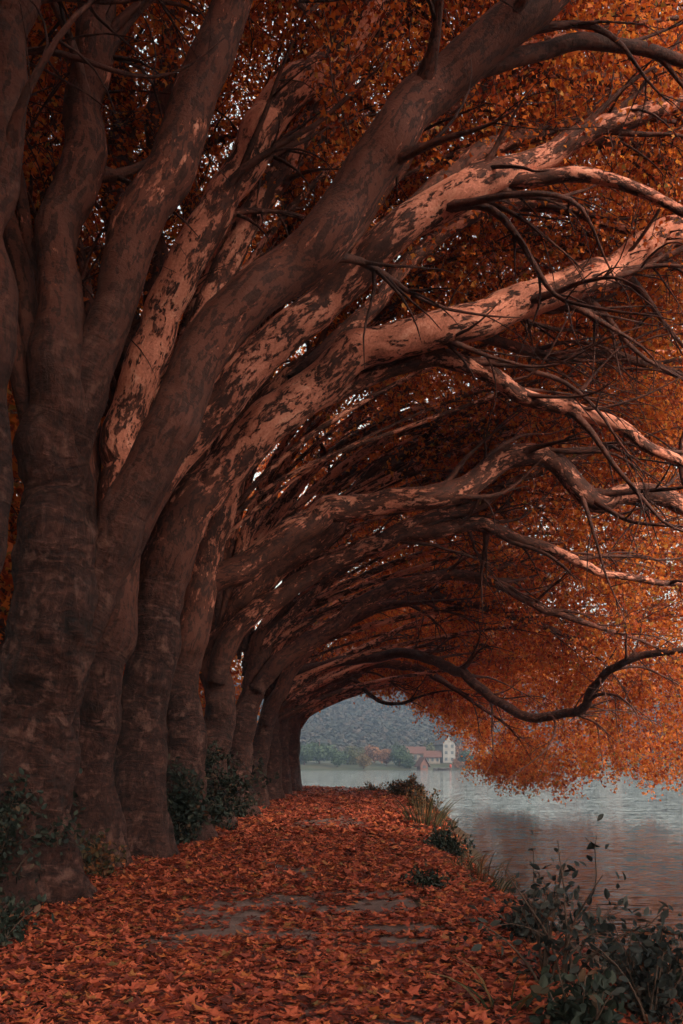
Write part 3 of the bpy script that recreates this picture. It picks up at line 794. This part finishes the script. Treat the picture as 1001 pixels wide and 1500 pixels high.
# ------------------------------------------------------------------ fallen leaves
def litter(n, y0, y1, size, pw=1.0):
    y = y0 + (y1 - y0) * RNG.uniform(0, 1, n) ** pw
    x = RNG.uniform(-3.6, 4.2, n)
    d = shore_d(x, y)
    dens = np.ones(n)
    dens *= np.clip((d + .15) / .5, 0, 1)
    dens *= np.where(d < 1.3, .62, 1)
    dens *= np.clip((x + 3.7) / 1.2, .12, 1)
    q = np.stack([x * .6, y * .9, x * 0], 1)
    # drifts: the wind has swept strips of the path bare
    bare = np.exp(-((x + .35) / 1.3) ** 4) * (np.exp(-((y - 8.2) / .68) ** 2) * 1.25 + np.exp(-((y - 9.9) / .95) ** 2) * 1.3 + np.exp(-((y - 5.15) / .35) ** 2) * .6 * (x > -.3) + .55 * np.exp(-((y - 13) / .8) ** 2))
    bare = np.clip(bare * (.92 + 2.0 * fbm(q * 3.1, 4)), 0, .94)
    far = (y > 12) & (np.abs(x + .3) < .9) & (fbm(np.stack([x * .8, y * .5, x * 0 + 4], 1), 3) > .18)
    bare = np.maximum(bare, far * .85)
    keep = RNG.uniform(0, 1, n) < dens * (1 - bare)
    x, y = x[keep], y[keep]; n = len(x)
    z = ground_z(x, y) + .012 + np.abs(RNG.normal(0, .018, n))
    a = RNG.uniform(0, 6.283, n); ax = np.stack([np.cos(a), np.sin(a), RNG.normal(0, .22, n)], 1)
    nr = np.stack([RNG.normal(0, .2, n), RNG.normal(0, .2, n), np.ones(n)], 1)
    return np.stack([x, y, z], 1), size * RNG.uniform(.42, 1.35, n), ax, nr


lb = Buf()
for (n, y0, y1, s) in ((54000, 3.8, 11, .076), (38000, 11, 19, .096), (27000, 19, 34, .15), (18000, 34, 56, .2)):
    leaves(lb, *litter(int(n * .78), y0, y1, s), shape=(L5, T5), curl=.2)
    leaves(lb, *litter(int(n * .3), y0, y1, s * .8), shape=(LO, TO), curl=.5)
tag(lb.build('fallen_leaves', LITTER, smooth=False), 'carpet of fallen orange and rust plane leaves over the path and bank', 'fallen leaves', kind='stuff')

# ------------------------------------------------------------------ shrubs and plants
def shrub(name, label, x, y, h, w, nstem, nleaf, size, mat, group=None, cat='shrub', shape=(LO, TO), lean=(0, 0), up=.3, fill=.5):
    gz = float(ground_z(np.array([x]), np.array([y]))[0])
    base = (x, y, gz)
    root = thing(name, label, cat, base, group)
    sb = Buf(); pts = []
    for k in range(nstem):
        a = RNG.uniform(0, 6.283); s = RNG.uniform(.2, 1)
        d = (math.cos(a) * s * w / h + lean[0], math.sin(a) * s * w / h + lean[1], 1)
        st = np.array([x + math.cos(a) * w * .25 * s, y + math.sin(a) * w * .25 * s, gz - .04])
        L = h * RNG.uniform(.65, 1.15)
        q, qr = grow(st, d, L, .006 + .006 * h, .003, .22, (0, 0, 0), .35, .1)
        tube(sb, q, qr, 5, 0, attrs=False)
        pts.append(q[len(q) // 5:])
        for j in range(3):
            i = RNG.integers(len(q) // 4, len(q) - 1)
            q2, r2 = grow(q[i], unit(unit(q[i + 1] - q[i]) + RNG.normal(size=3) * .7), L * RNG.uniform(.2, .45), .005, .002, .3, (0, 0, 0), .3, .08)
            tube(sb, q2, r2, 4, 0, attrs=False); pts.append(q2)
    sb.build('stems', STEM, root, loc=base).location = (0, 0, 0)
    allp = np.vstack(pts)
    pos = allp[RNG.integers(0, len(allp), nleaf)] + RNG.normal(0, .05 + size * .25, (nleaf, 3)) * np.array((1, 1, .8))
    pos[:, 2] = np.maximum(pos[:, 2], gz + .02)
    ax = RNG.normal(size=(nleaf, 3)); ax[:, 2] += up
    nr = RNG.normal(size=(nleaf, 3)) * .8; nr[:, 2] += .6
    fb = Buf(); leaves(fb, pos, size * RNG.uniform(.55, 1.2, nleaf), ax, nr, shape=shape, curl=.2)
    fb.build('foliage', mat, root, loc=base).location = (0, 0, 0)
    return root


def tuft(name, label, x, y, h, n, mat, spread=.18, cat='grass tuft', group=None, bend=.5):
    gz = float(ground_z(np.array([x]), np.array([y]))[0])
    b = Buf()
    for k in range(n):
        a = RNG.uniform(0, 6.283); s = RNG.uniform(0, 1) ** .7 * spread
        c = np.array([x + math.cos(a) * s, y + math.sin(a) * s, gz - .02])
        d = np.array([math.cos(a) * RNG.uniform(.1, .6), math.sin(a) * RNG.uniform(.1, .6), 1.0])
        L = h * RNG.uniform(.5, 1.15); ts = np.linspace(0, 1, 6)[:, None]
        p = c + unit(d) * L * ts + np.array((math.cos(a), math.sin(a), -.9)) * L * bend * ts ** 2.4 * RNG.uniform(.3, 1.1)
        side = unit(np.cross(d, (RNG.normal(), RNG.normal(), .1))) * RNG.uniform(.004, .009) * (1 + .4 * h)
        wv = np.array([1, 1, .9, .75, .45, .05])[:, None]
        v = np.vstack([p - side * wv, p + side * wv])
        b.add(v, quads=[(i, i + 1, i + 7, i + 6) for i in range(5)])
    o = b.build(name, mat, loc=(x, y, gz))
    return tag(o, label, cat, group)


G1 = 'dark bushes between the trunks'
shrub('bush', 'dark green bush filling the gap between the third and fourth trunks', -2.8, 16.8, 1.25, .5, 16, 2600, .11, GREEN, G1)
shrub('bush', 'taller dark green bush between the fourth trunk and the fifth', -2.85, 20.2, 1.9, .55, 18, 3000, .11, GREEN, G1)
shrub('bush', 'low scrubby bush at the foot of the sixth trunk', -2.7, 24.3, .9, .45, 10, 900, .1, GREEN, G1)
shrub('bush', 'low yellowing bush at the root of the second trunk', -3.05, 12.2, .55, .4, 10, 500, .09, BANKB, G1)
shrub('undergrowth', 'dark leafy undergrowth at the lower left border before the burred trunk', -3.6, 9.3, 1.3, .5, 22, 3200, .075, GREEN, G1)
shrub('undergrowth', 'tall ivy like undergrowth behind the burred trunk at the left border', -4.4, 11.4, 2.3, .8, 22, 3000, .11, GREEN, G1)
shrub('undergrowth', 'low dark sprigs on the ground at the lower left corner', -2.75, 7.6, .45, .45, 14, 700, .08, GREEN, G1)

shrub('bush', 'rounded twiggy olive bush on the bank against the pale lake', 2.72, 40, .82, .75, 26, 2600, .11, BANKB, None)
shrub('bush', 'small rusty weeds along the crest left of the olive bush', 1.5, 46, .5, .9, 14, 500, .12, BANKB, None)
shrub('bush', 'rusty weeds below the olive bush at the water edge', 2.5, 31, .7, .6, 14, 900, .11, BANKB, None)
tuft('grass_tuft', 'upright dark grass tuft halfway down the right bank', 1.95, 22.5, .95, 90, GRASS, .4, bend=.25)
tuft('grass_tuft', 'orange tinged grass tuft right of the upright dark tuft', 2.55, 26.5, .6, 90, BANKB, .45, bend=.6)
shrub('bush', 'dark leafy weeds on the bank below the upright grass tuft', 1.95, 17.5, .55, .4, 12, 900, .09, GREEN, None)
shrub('bush', 'sparse green weeds on the right path edge near the bare strip', 1.0, 11.4, .28, .4, 12, 350, .07, GREEN, None)

for k, (y, off, h, mt, lab) in enumerate([
        (12.6, .55, .4, GRASS, 'short grass tuft on the bank nearest the grey green shrubs'),
        (14.2, .35, .5, BANKB, 'rusty grass tuft at the water edge behind the tall shrub'),
        (16.0, .5, .4, GRASS, 'low grass tuft at the water edge before the dark weeds'),
        (19.6, .45, .55, BANKB, 'rusty grass tuft at the water edge behind the dark weeds'),
        (24.4, .5, .5, GRASS, 'low green tuft at the water edge behind the upright tuft'),
        (29.0, .5, .55, GRASS, 'green grass tuft at the water edge before the rusty weeds'),
        (34.5, .6, .6, BANKB, 'rusty grass tuft on the far bank just before the olive bush')]):
    tuft('grass_tuft', lab, float(np.interp(y, SHORE[:7, 1], SHORE[:7, 0])) - off, y, h, 70, mt, .45, bend=.55)

# foreground shrubs on the bank at the lower right
shrub('shrub', 'tall grey green shrub at lower right with a sprig rising against the dark water', 1.45, 6.5, .92, .36, 13, 330, .078, SHRUB, 'grey green shrubs at the lower right', lean=(.03, 0))
shrub('shrub', 'broad grey green shrub at the lower right corner of the bank', 2.0, 6.1, .72, .5, 20, 900, .078, SHRUB, 'grey green shrubs at the lower right')
shrub('shrub', 'dense dark shrub filling the right border above the broad shrub', 2.6, 7.2, .72, .6, 20, 1200, .08, GREEN, 'grey green shrubs at the lower right')
shrub('shrub', 'low dark shrub at the bottom edge under the tall shrub', 1.3, 5.2, .42, .3, 12, 420, .085, GREEN, 'grey green shrubs at the lower right')
shrub('shrub', 'small leafy shrub left of the tall shrub at the path side', 1.65, 8.4, .5, .35, 10, 360, .085, SHRUB, 'grey green shrubs at the lower right')
tuft('grass_tuft', 'arching pale grass blades in front of the tall grey green shrub', .98, 5.7, .62, 16, GRASS, .12, bend=.9)

# ------------------------------------------------------------------ far shore
def far_z(x, y):
    t = np.clip((y - 248) / 30, 0, 1)
    return -1.2 + 2.4 * t + np.clip((y - 300), 0, 400) * .012 + fbm(np.stack([x * .05, y * .05, x * 0], -1), 2) * .3


shore_m = make_flat('far_meadow', (.02, .03, .012), (.06, .045, .025), .12, detail=6)
tag(sheet('far_shore', np.linspace(-500, 900, 140), np.linspace(244, 420, 50), far_z, shore_m), kind='structure')


def hill_z(x, y):
    ridge = np.interp(x, [-900, -300, 0, 200, 500, 900], [44, 54, 51, 47, 50, 44])
    t = np.clip((y - 330) / 330, 0, 1.0); s = t * t * (3 - 2 * t)
    back = np.clip((y - 660) / 250, 0, 1)
    return 2.5 + ridge * s * (1 - .7 * back) + fbm(np.stack([x * .012, y * .012, x * 0], -1), 4) * 9 * np.clip(t * 3, 0, 1)


hill_m = make_flat('hill_floor', (.03, .03, .02), (.07, .05, .035), .03)
tag(sheet('hill', np.linspace(-550, 850, 110), np.linspace(326, 910, 70), hill_z, hill_m), kind='structure')

FARM = {
    'dark': make_leaf('far_dark_green', [(0, (.012, .022, .012)), (1, (.045, .065, .03))], .15),
    'olive': make_leaf('far_olive', [(0, (.025, .028, .012)), (1, (.07, .065, .024))], .15),
    'rust': make_leaf('far_rust', [(0, (.07, .03, .018)), (1, (.2, .085, .04))], .15),
    'gold': make_leaf('far_gold', [(0, (.05, .03, .012)), (1, (.13, .08, .028))], .15),
}
FOREST = make_leaf('hill_forest_leaf', [(0, (.018, .02, .014)), (.35, (.028, .025, .017)), (.6, (.044, .028, .019)), (.8, (.026, .025, .017)), (1, (.052, .034, .024))], .1)

# the hillside wood: one mass of crowns, each crown a spray of leaf clumps
nb = 17000
hx = RNG.uniform(-130, 260, nb); hy = RNG.uniform(334, 670, nb); hz = hill_z(hx, hy)
fb = Buf()
npc = 30
rr = RNG.uniform(1.3, 2.9, nb)
d = RNG.normal(size=(nb, npc, 3)); d /= np.linalg.norm(d, axis=2, keepdims=True); d[..., 2] = np.abs(d[..., 2]) * 1.35 - .25
pos = np.stack([hx, hy, hz + 1.6], 1)[:, None, :] + d * rr[:, None, None] * RNG.uniform(.75, 1.05, (nb, npc, 1))
# a crown is one loose body so that its leaves share a colour: join its clumps by indexing one island per crown
V4 = np.array([(-.5, -.5, 0), (.5, -.5, 0), (.5, .5, 0), (-.5, .5, 0)])
nrm = d + RNG.normal(0, .04, d.shape); nrm /= np.linalg.norm(nrm, axis=2, keepdims=True)
tx = np.cross(nrm, RNG.normal(size=d.shape)); tx /= np.linalg.norm(tx, axis=2, keepdims=True); ty = np.cross(nrm, tx)
sz = (rr[:, None] * RNG.uniform(.3, .6, (nb, npc)))[..., None]
v = pos[:, :, None, :] + V4[None, None, :, :1] * (tx * sz)[:, :, None] + V4[None, None, :, 1:2] * (ty * sz)[:, :, None]
v = v + RNG.normal(0, .2, v.shape)
fb.add(v.reshape(-1, 3), quads=np.arange(nb * npc * 4).reshape(-1, 4), crown=np.repeat(RNG.uniform(0, 1, nb), npc * 4))
FN = FOREST.node_tree
att = FN.nodes.new('ShaderNodeAttribute'); att.attribute_name = 'crown'
rp = [n for n in FN.nodes if n.type == 'VALTORGB'][0]
FN.links.new(att.outputs['Fac'], rp.inputs[0])
tag(fb.build('hillside_forest', FOREST, smooth=False), 'hazy autumn forest covering the hill across the lake', 'forest', kind='stuff')


def far_tree(px, top, wpx, Y, kind, label, trunk_mat=TWIG):
    x = (px - CX) / F * Y; zt = EYE + (HZ - top) / F * Y
    z0 = float(far_z(np.array([x]), np.array([Y]))[0]); h = zt - z0; w = wpx / F * Y / 2 * 1.3
    root = thing('shore_tree', label, 'tree', (x, Y, z0), 'trees along the far shore')
    tb = Buf(); p = np.array([(x, Y, z0 - .2), (x + .1, Y, z0 + h * .4), (x, Y, z0 + h * .85)])
    tube(tb, p, [.05 * h * .6, .02 * h, .01 * h], 7, attrs=False)
    tb.build('trunk', trunk_mat, root, loc=(x, Y, z0)).location = (0, 0, 0)
    n = 1500
    k = 18
    cc = RNG.normal(size=(k, 3)); cc /= np.linalg.norm(cc, axis=1, keepdims=True); cc *= RNG.uniform(.2, .7, (k, 1))
    c = cc[RNG.integers(0, k, n)]
    d = RNG.normal(size=(n, 3)); d /= np.linalg.norm(d, axis=1, keepdims=True)
    q = (c + d * RNG.uniform(.25, .42, (n, 1)))
    pos = np.array((x, Y, z0 + h * .48)) + q * np.array((w, w, h * .52))
    pos[:, 2] = np.maximum(pos[:, 2], z0 + .3)
    f = Buf(); leaves(f, pos, .11 * h * RNG.uniform(.5, 1.1, n), RNG.normal(size=(n, 3)), d + RNG.normal(0, .4, (n, 3)))
    f.build('crown', FARM[kind], root, loc=(x, Y, z0), smooth=False).location = (0, 0, 0)


for a in [
    (446, 1086, 34, 268, 'dark', 'dark green far shore tree touching the last trunk of the row'),
    (468, 1077, 46, 274, 'dark', 'tallest dark round tree on the far shore, at its left end'),
    (494, 1094, 30, 262, 'dark', 'dark green far tree right of the tallest round one'),
    (514, 1089, 30, 270, 'olive', 'olive green far tree between dark trees, left of the rust ones'),
    (533, 1101, 18, 256, 'gold', 'small yellowing tree at the far waterline'),
    (548, 1086, 32, 276, 'rust', 'rust coloured far tree behind the small yellowing one'),
    (566, 1093, 26, 266, 'rust', 'brownish far tree right of the tall rust tree'),
    (585, 1090, 28, 264, 'dark', 'dark green far tree left of the red roofs'),
    (600, 1103, 20, 258, 'dark', 'low dark green far tree in front of the red roofs'),
    (632, 1085, 34, 292, 'olive', 'olive far tree rising behind the red roofs'),
    (668, 1086, 32, 290, 'rust', 'rust red far tree right of the white house'),
    (684, 1097, 34, 262, 'dark', 'dark green far tree right of and before the white house'),
    (671, 1110, 16, 256, 'rust', 'small orange far tree at the foot of the dark one by the white house'),
    (706, 1096, 30, 268, 'rust', 'rust far tree just at the hanging leaf edge'),
    (736, 1092, 34, 272, 'olive', 'olive far tree half veiled by the hanging leaves'),
    (772, 1096, 34, 266, 'dark', 'dark far tree veiled by the hanging leaves, left of the pink roofs'),
    (836, 1095, 36, 270, 'rust', 'rust far tree veiled by hanging leaves before the pink roofs'),
    (872, 1098, 30, 262, 'dark', 'dark far tree left of the pink roofed house'),
    (930, 1097, 34, 264, 'dark', 'dark far tree right of the pink roofed house'),
    (976, 1094, 36, 270, 'olive', 'olive far tree near the right border of the lake')]:
    far_tree(*a)

WHITE = make_flat('white_render', (.11, .10, .093), (.16, .147, .138), .6)
CREAM = make_flat('cream_render', (.10, .08, .066), (.15, .12, .10), .6)
TILE = make_flat('red_tile', (.06, .026, .02), (.10, .042, .032), 2.5)
DARKT = make_flat('dark_tile', (.045, .035, .035), (.08, .06, .055), 2.5)
PANE = make_flat('dark_pane', (.02, .025, .03), (.05, .055, .06), 1, rough=.15)
WOOD = make_flat('red_wood', (.07, .03, .022), (.11, .045, .032), 2)


def house(label, px, Y, w, d, h, rh, wall, roof, rz=0, floors=2, cat='house', cols=3, name='house', gable_front=False):
    x = (px - CX) / F * Y; z0 = float(far_z(np.array([x]), np.array([Y]))[0]) - .1
    root = thing(name, label, cat, (x, Y, z0)); root.rotation_euler = (0, 0, rz)
    wb = Buf(); hw, hd = w / 2, d / 2
    # walls with gables closed up to the ridge (ridge along x unless gable_front)
    v = [(-hw, -hd, 0), (hw, -hd, 0), (hw, hd, 0), (-hw, hd, 0), (-hw, -hd, h), (hw, -hd, h), (hw, hd, h), (-hw, hd, h)]
    if gable_front: v += [(0, -hd, h + rh), (0, hd, h + rh)]; tr = [(4, 5, 8), (6, 7, 9)]
    else: v += [(-hw, 0, h + rh), (hw, 0, h + rh)]; tr = [(7, 4, 8), (5, 6, 9)]
    wb.add(v, tris=tr, quads=[(0, 1, 5, 4), (1, 2, 6, 5), (2, 3, 7, 6), (3, 0, 4, 7)])
    wb.build('wall', wall, root, smooth=False)
    rb = Buf(); e = .5; th = .22
    if gable_front:
        for s in (-1, 1):
            k = rh / hw
            a = [(s * (hw + e), -hd - e, h - e * k + .04), (0, -hd - e, h + rh + .04), (0, hd + e, h + rh + .04), (s * (hw + e), hd + e, h - e * k + .04)]
            rb.add(a + [(p[0], p[1], p[2] + th) for p in a], quads=[(0, 1, 2, 3), (4, 7, 6, 5), (0, 4, 5, 1), (1, 5, 6, 2), (2, 6, 7, 3), (3, 7, 4, 0)])
    else:
        for s in (-1, 1):
            k = rh / hd
            a = [(-hw - e, s * (hd + e), h - e * k + .04), (-hw - e, 0, h + rh + .04), (hw + e, 0, h + rh + .04), (hw + e, s * (hd + e), h - e * k + .04)]
            rb.add(a + [(p[0], p[1], p[2] + th) for p in a], quads=[(0, 1, 2, 3), (4, 7, 6, 5), (0, 4, 5, 1), (1, 5, 6, 2), (2, 6, 7, 3), (3, 7, 4, 0)])
    ro = rb.build('roof', roof, root, smooth=False)
    if h > 3.2:
        c = Buf(); c.box((w * .18, d * .1, h + rh * .95), (.6, .6, 1.5)); c.build('chimney', wall, ro, smooth=False)
    for fl in range(floors):
        for c in range(cols):
            xx = -hw + w * (c + .5) / cols; zz = h * (fl + .55) / floors
            b = Buf(); b.box((xx, -hd - .03, zz), (w / cols * .42, .08, h / floors * .46)); b.build('window', PANE, root, smooth=False)
    return root


house('white gabled three storey house with dark roof on the far shore', 652, 278, 3.7, 7, 5.6, 2.2, WHITE, DARKT, .25, 3, cols=2, gable_front=True)
house('long red roofed house on the far shore left of the white one', 607, 284, 5.6, 6, 2.9, 1.7, CREAM, TILE, .05, 1)
house('small red roofed house adjoining the white house on its left', 634, 276, 4.2, 5, 2.0, 1.5, CREAM, TILE, -.1, 1)
house('red roofed house up behind the rust tree right of the white house', 696, 300, 7, 6, 5.0, 2.2, CREAM, TILE, .1, 2)
house('pink roofed house glimpsed under the hanging leaves at right', 893, 276, 9, 7, 2.6, 2.6, CREAM, TILE, .1, 1)
house('low red roofed house glimpsed through the leaf hem', 806, 280, 8, 6, 2.6, 2.2, CREAM, TILE, 0, 1)
house('small reddish wooden hut standing at the far waterline', 619, 255, 2.2, 2.2, 1.5, 1.7, WOOD, TILE, .4, 1, cat='hut', cols=1, name='lakeside_hut', gable_front=True)


def rowboat(label, px, Y, mat, L=3.2, rz=0.0):
    x = (px - CX) / F * Y; b = Buf(); n = 12
    u = np.linspace(-1, 1, n); wd = .55 * np.sqrt(np.clip(1 - np.abs(u) ** 2.6, 0.0, 1)) + .02
    sh = .42 + .14 * u ** 2
    for s0 in (1, .82):
        pass
    rows = []
    for i in range(n):
        X = u[i] * L / 2
        rows += [(X, -wd[i], sh[i]), (X, -wd[i] * .7, .08), (X, 0, -.06), (X, wd[i] * .7, .08), (X, wd[i], sh[i])]
    q = [(i * 5 + j, i * 5 + 5 + j, i * 5 + 6 + j, i * 5 + 1 + j) for i in range(n - 1) for j in range(4)]
    b.add(rows, quads=q)
    root = thing('rowing_boat', label, 'boat', (x, Y, WATER_Z + .05)); root.rotation_euler = (0, 0, rz)
    b.build('hull', mat, root)
    for xx in (-.7, .5):
        s = Buf(); s.box((xx, 0, .3), (.28, .9, .04)); s.build('bench', STEM, root, smooth=False)


rowboat('small dark rowing boat moored at the far shore below the white house', 651, 246, DARKT, 3.4, .1)
rowboat('pale rowing boat moored left of the dark one on the far shore', 642, 246.5, WHITE, 2.6, -.1)
rb = Buf(); x = (661 - CX) / F * 247.5
z0 = float(far_z(np.array([x]), np.array([249.0]))[0])
tube(rb, [(x, 249, z0 - .3), (x, 249, z0 + .9), (x, 249, z0 + 1.0), (x, 249, z0 + 1.6), (x, 249, z0 + 1.75)], [.09, .09, .3, .3, .08], 10, attrs=False)
RED = make_flat('red_paint', (.22, .025, .018), (.28, .04, .025), 2, rough=.4)
tag(rb.build('mooring_marker', RED, loc=(x, 249, z0)), 'small red marker post on the far bank right of the boats', 'marker post')

# ------------------------------------------------------------------ air, sky, sun
HAZE_D = .001
m = bpy.data.materials.new('haze'); m.use_nodes = True; nt = m.node_tree
nt.nodes.remove(nt.nodes['Principled BSDF'])
pv = nt.nodes.new('ShaderNodeVolumePrincipled'); pv.inputs['Color'].default_value = (.26, .33, .45, 1); pv.inputs['Density'].default_value = HAZE_D; pv.inputs['Anisotropy'].default_value = .2
nt.links.new(pv.outputs[0], nt.nodes['Material Output'].inputs['Volume'])
hb = Buf(); hb.box((150, 300, 31), (1460, 1260, 70))
tag(hb.build('haze', m, smooth=False), kind='stuff', label='thin blue haze over the lake and hill', cat='haze')

SUN_EL, SUN_AZ = 26, 145            # azimuth to the right of the view direction, over the lake
w = bpy.data.worlds.new('World'); S.world = w; w.use_nodes = True
nt = w.node_tree; bg = nt.nodes['Background']
sky = nt.nodes.new('ShaderNodeTexSky'); sky.sky_type = 'NISHITA'; sky.sun_disc = False
sky.sun_elevation = R(SUN_EL); sky.sun_rotation = R(SUN_AZ); sky.air_density = 2.6; sky.dust_density = 5.0; sky.ozone_density = 1.0
hs = nt.nodes.new('ShaderNodeHueSaturation'); hs.inputs['Saturation'].default_value = .25
nt.links.new(sky.outputs[0], hs.inputs['Color']); nt.links.new(mixc(nt, 1.0, hs.outputs[0], (.95, 1.0, .98), 'MULTIPLY'), bg.inputs[0]); bg.inputs[1].default_value = .15
sl = bpy.data.lights.new('sun', 'SUN'); sl.energy = 1.5; sl.angle = R(12); sl.color = (1, .82, .64)
so = bpy.data.objects.new('sun', sl); COL.objects.link(so)
dv = Vector((math.sin(R(SUN_AZ)) * math.cos(R(SUN_EL)), math.cos(R(SUN_AZ)) * math.cos(R(SUN_EL)), math.sin(R(SUN_EL))))
so.rotation_euler = (-dv).to_track_quat('-Z', 'Y').to_euler(); so.location = dv * 60

cam = bpy.data.cameras.new('camera'); co = bpy.data.objects.new('camera', cam); COL.objects.link(co)
co.location = (0, 0, EYE); co.rotation_euler = (R(90), 0, 0)
cam.sensor_fit = 'VERTICAL'; cam.sensor_height = 36; cam.lens = 36 * F / 1500
cam.shift_y = (HZ - 750) / 1500; cam.clip_end = 6000; cam.clip_start = .05
S.camera = co

S.render.engine = 'CYCLES'
c = S.cycles
c.max_bounces = 12; c.diffuse_bounces = 7; c.glossy_bounces = 3; c.transmission_bounces = 8; c.transparent_max_bounces = 4; c.volume_bounces = 0
c.use_denoising = True
try: c.denoiser = 'OPENIMAGEDENOISE'
except Exception: pass
c.caustics_reflective = False; c.caustics_refractive = False
c.use_adaptive_sampling = True; c.adaptive_threshold = .02
S.view_settings.view_transform = 'Standard'; S.view_settings.look = 'None'
S.view_settings.exposure = 1.55; S.view_settings.gamma = 1
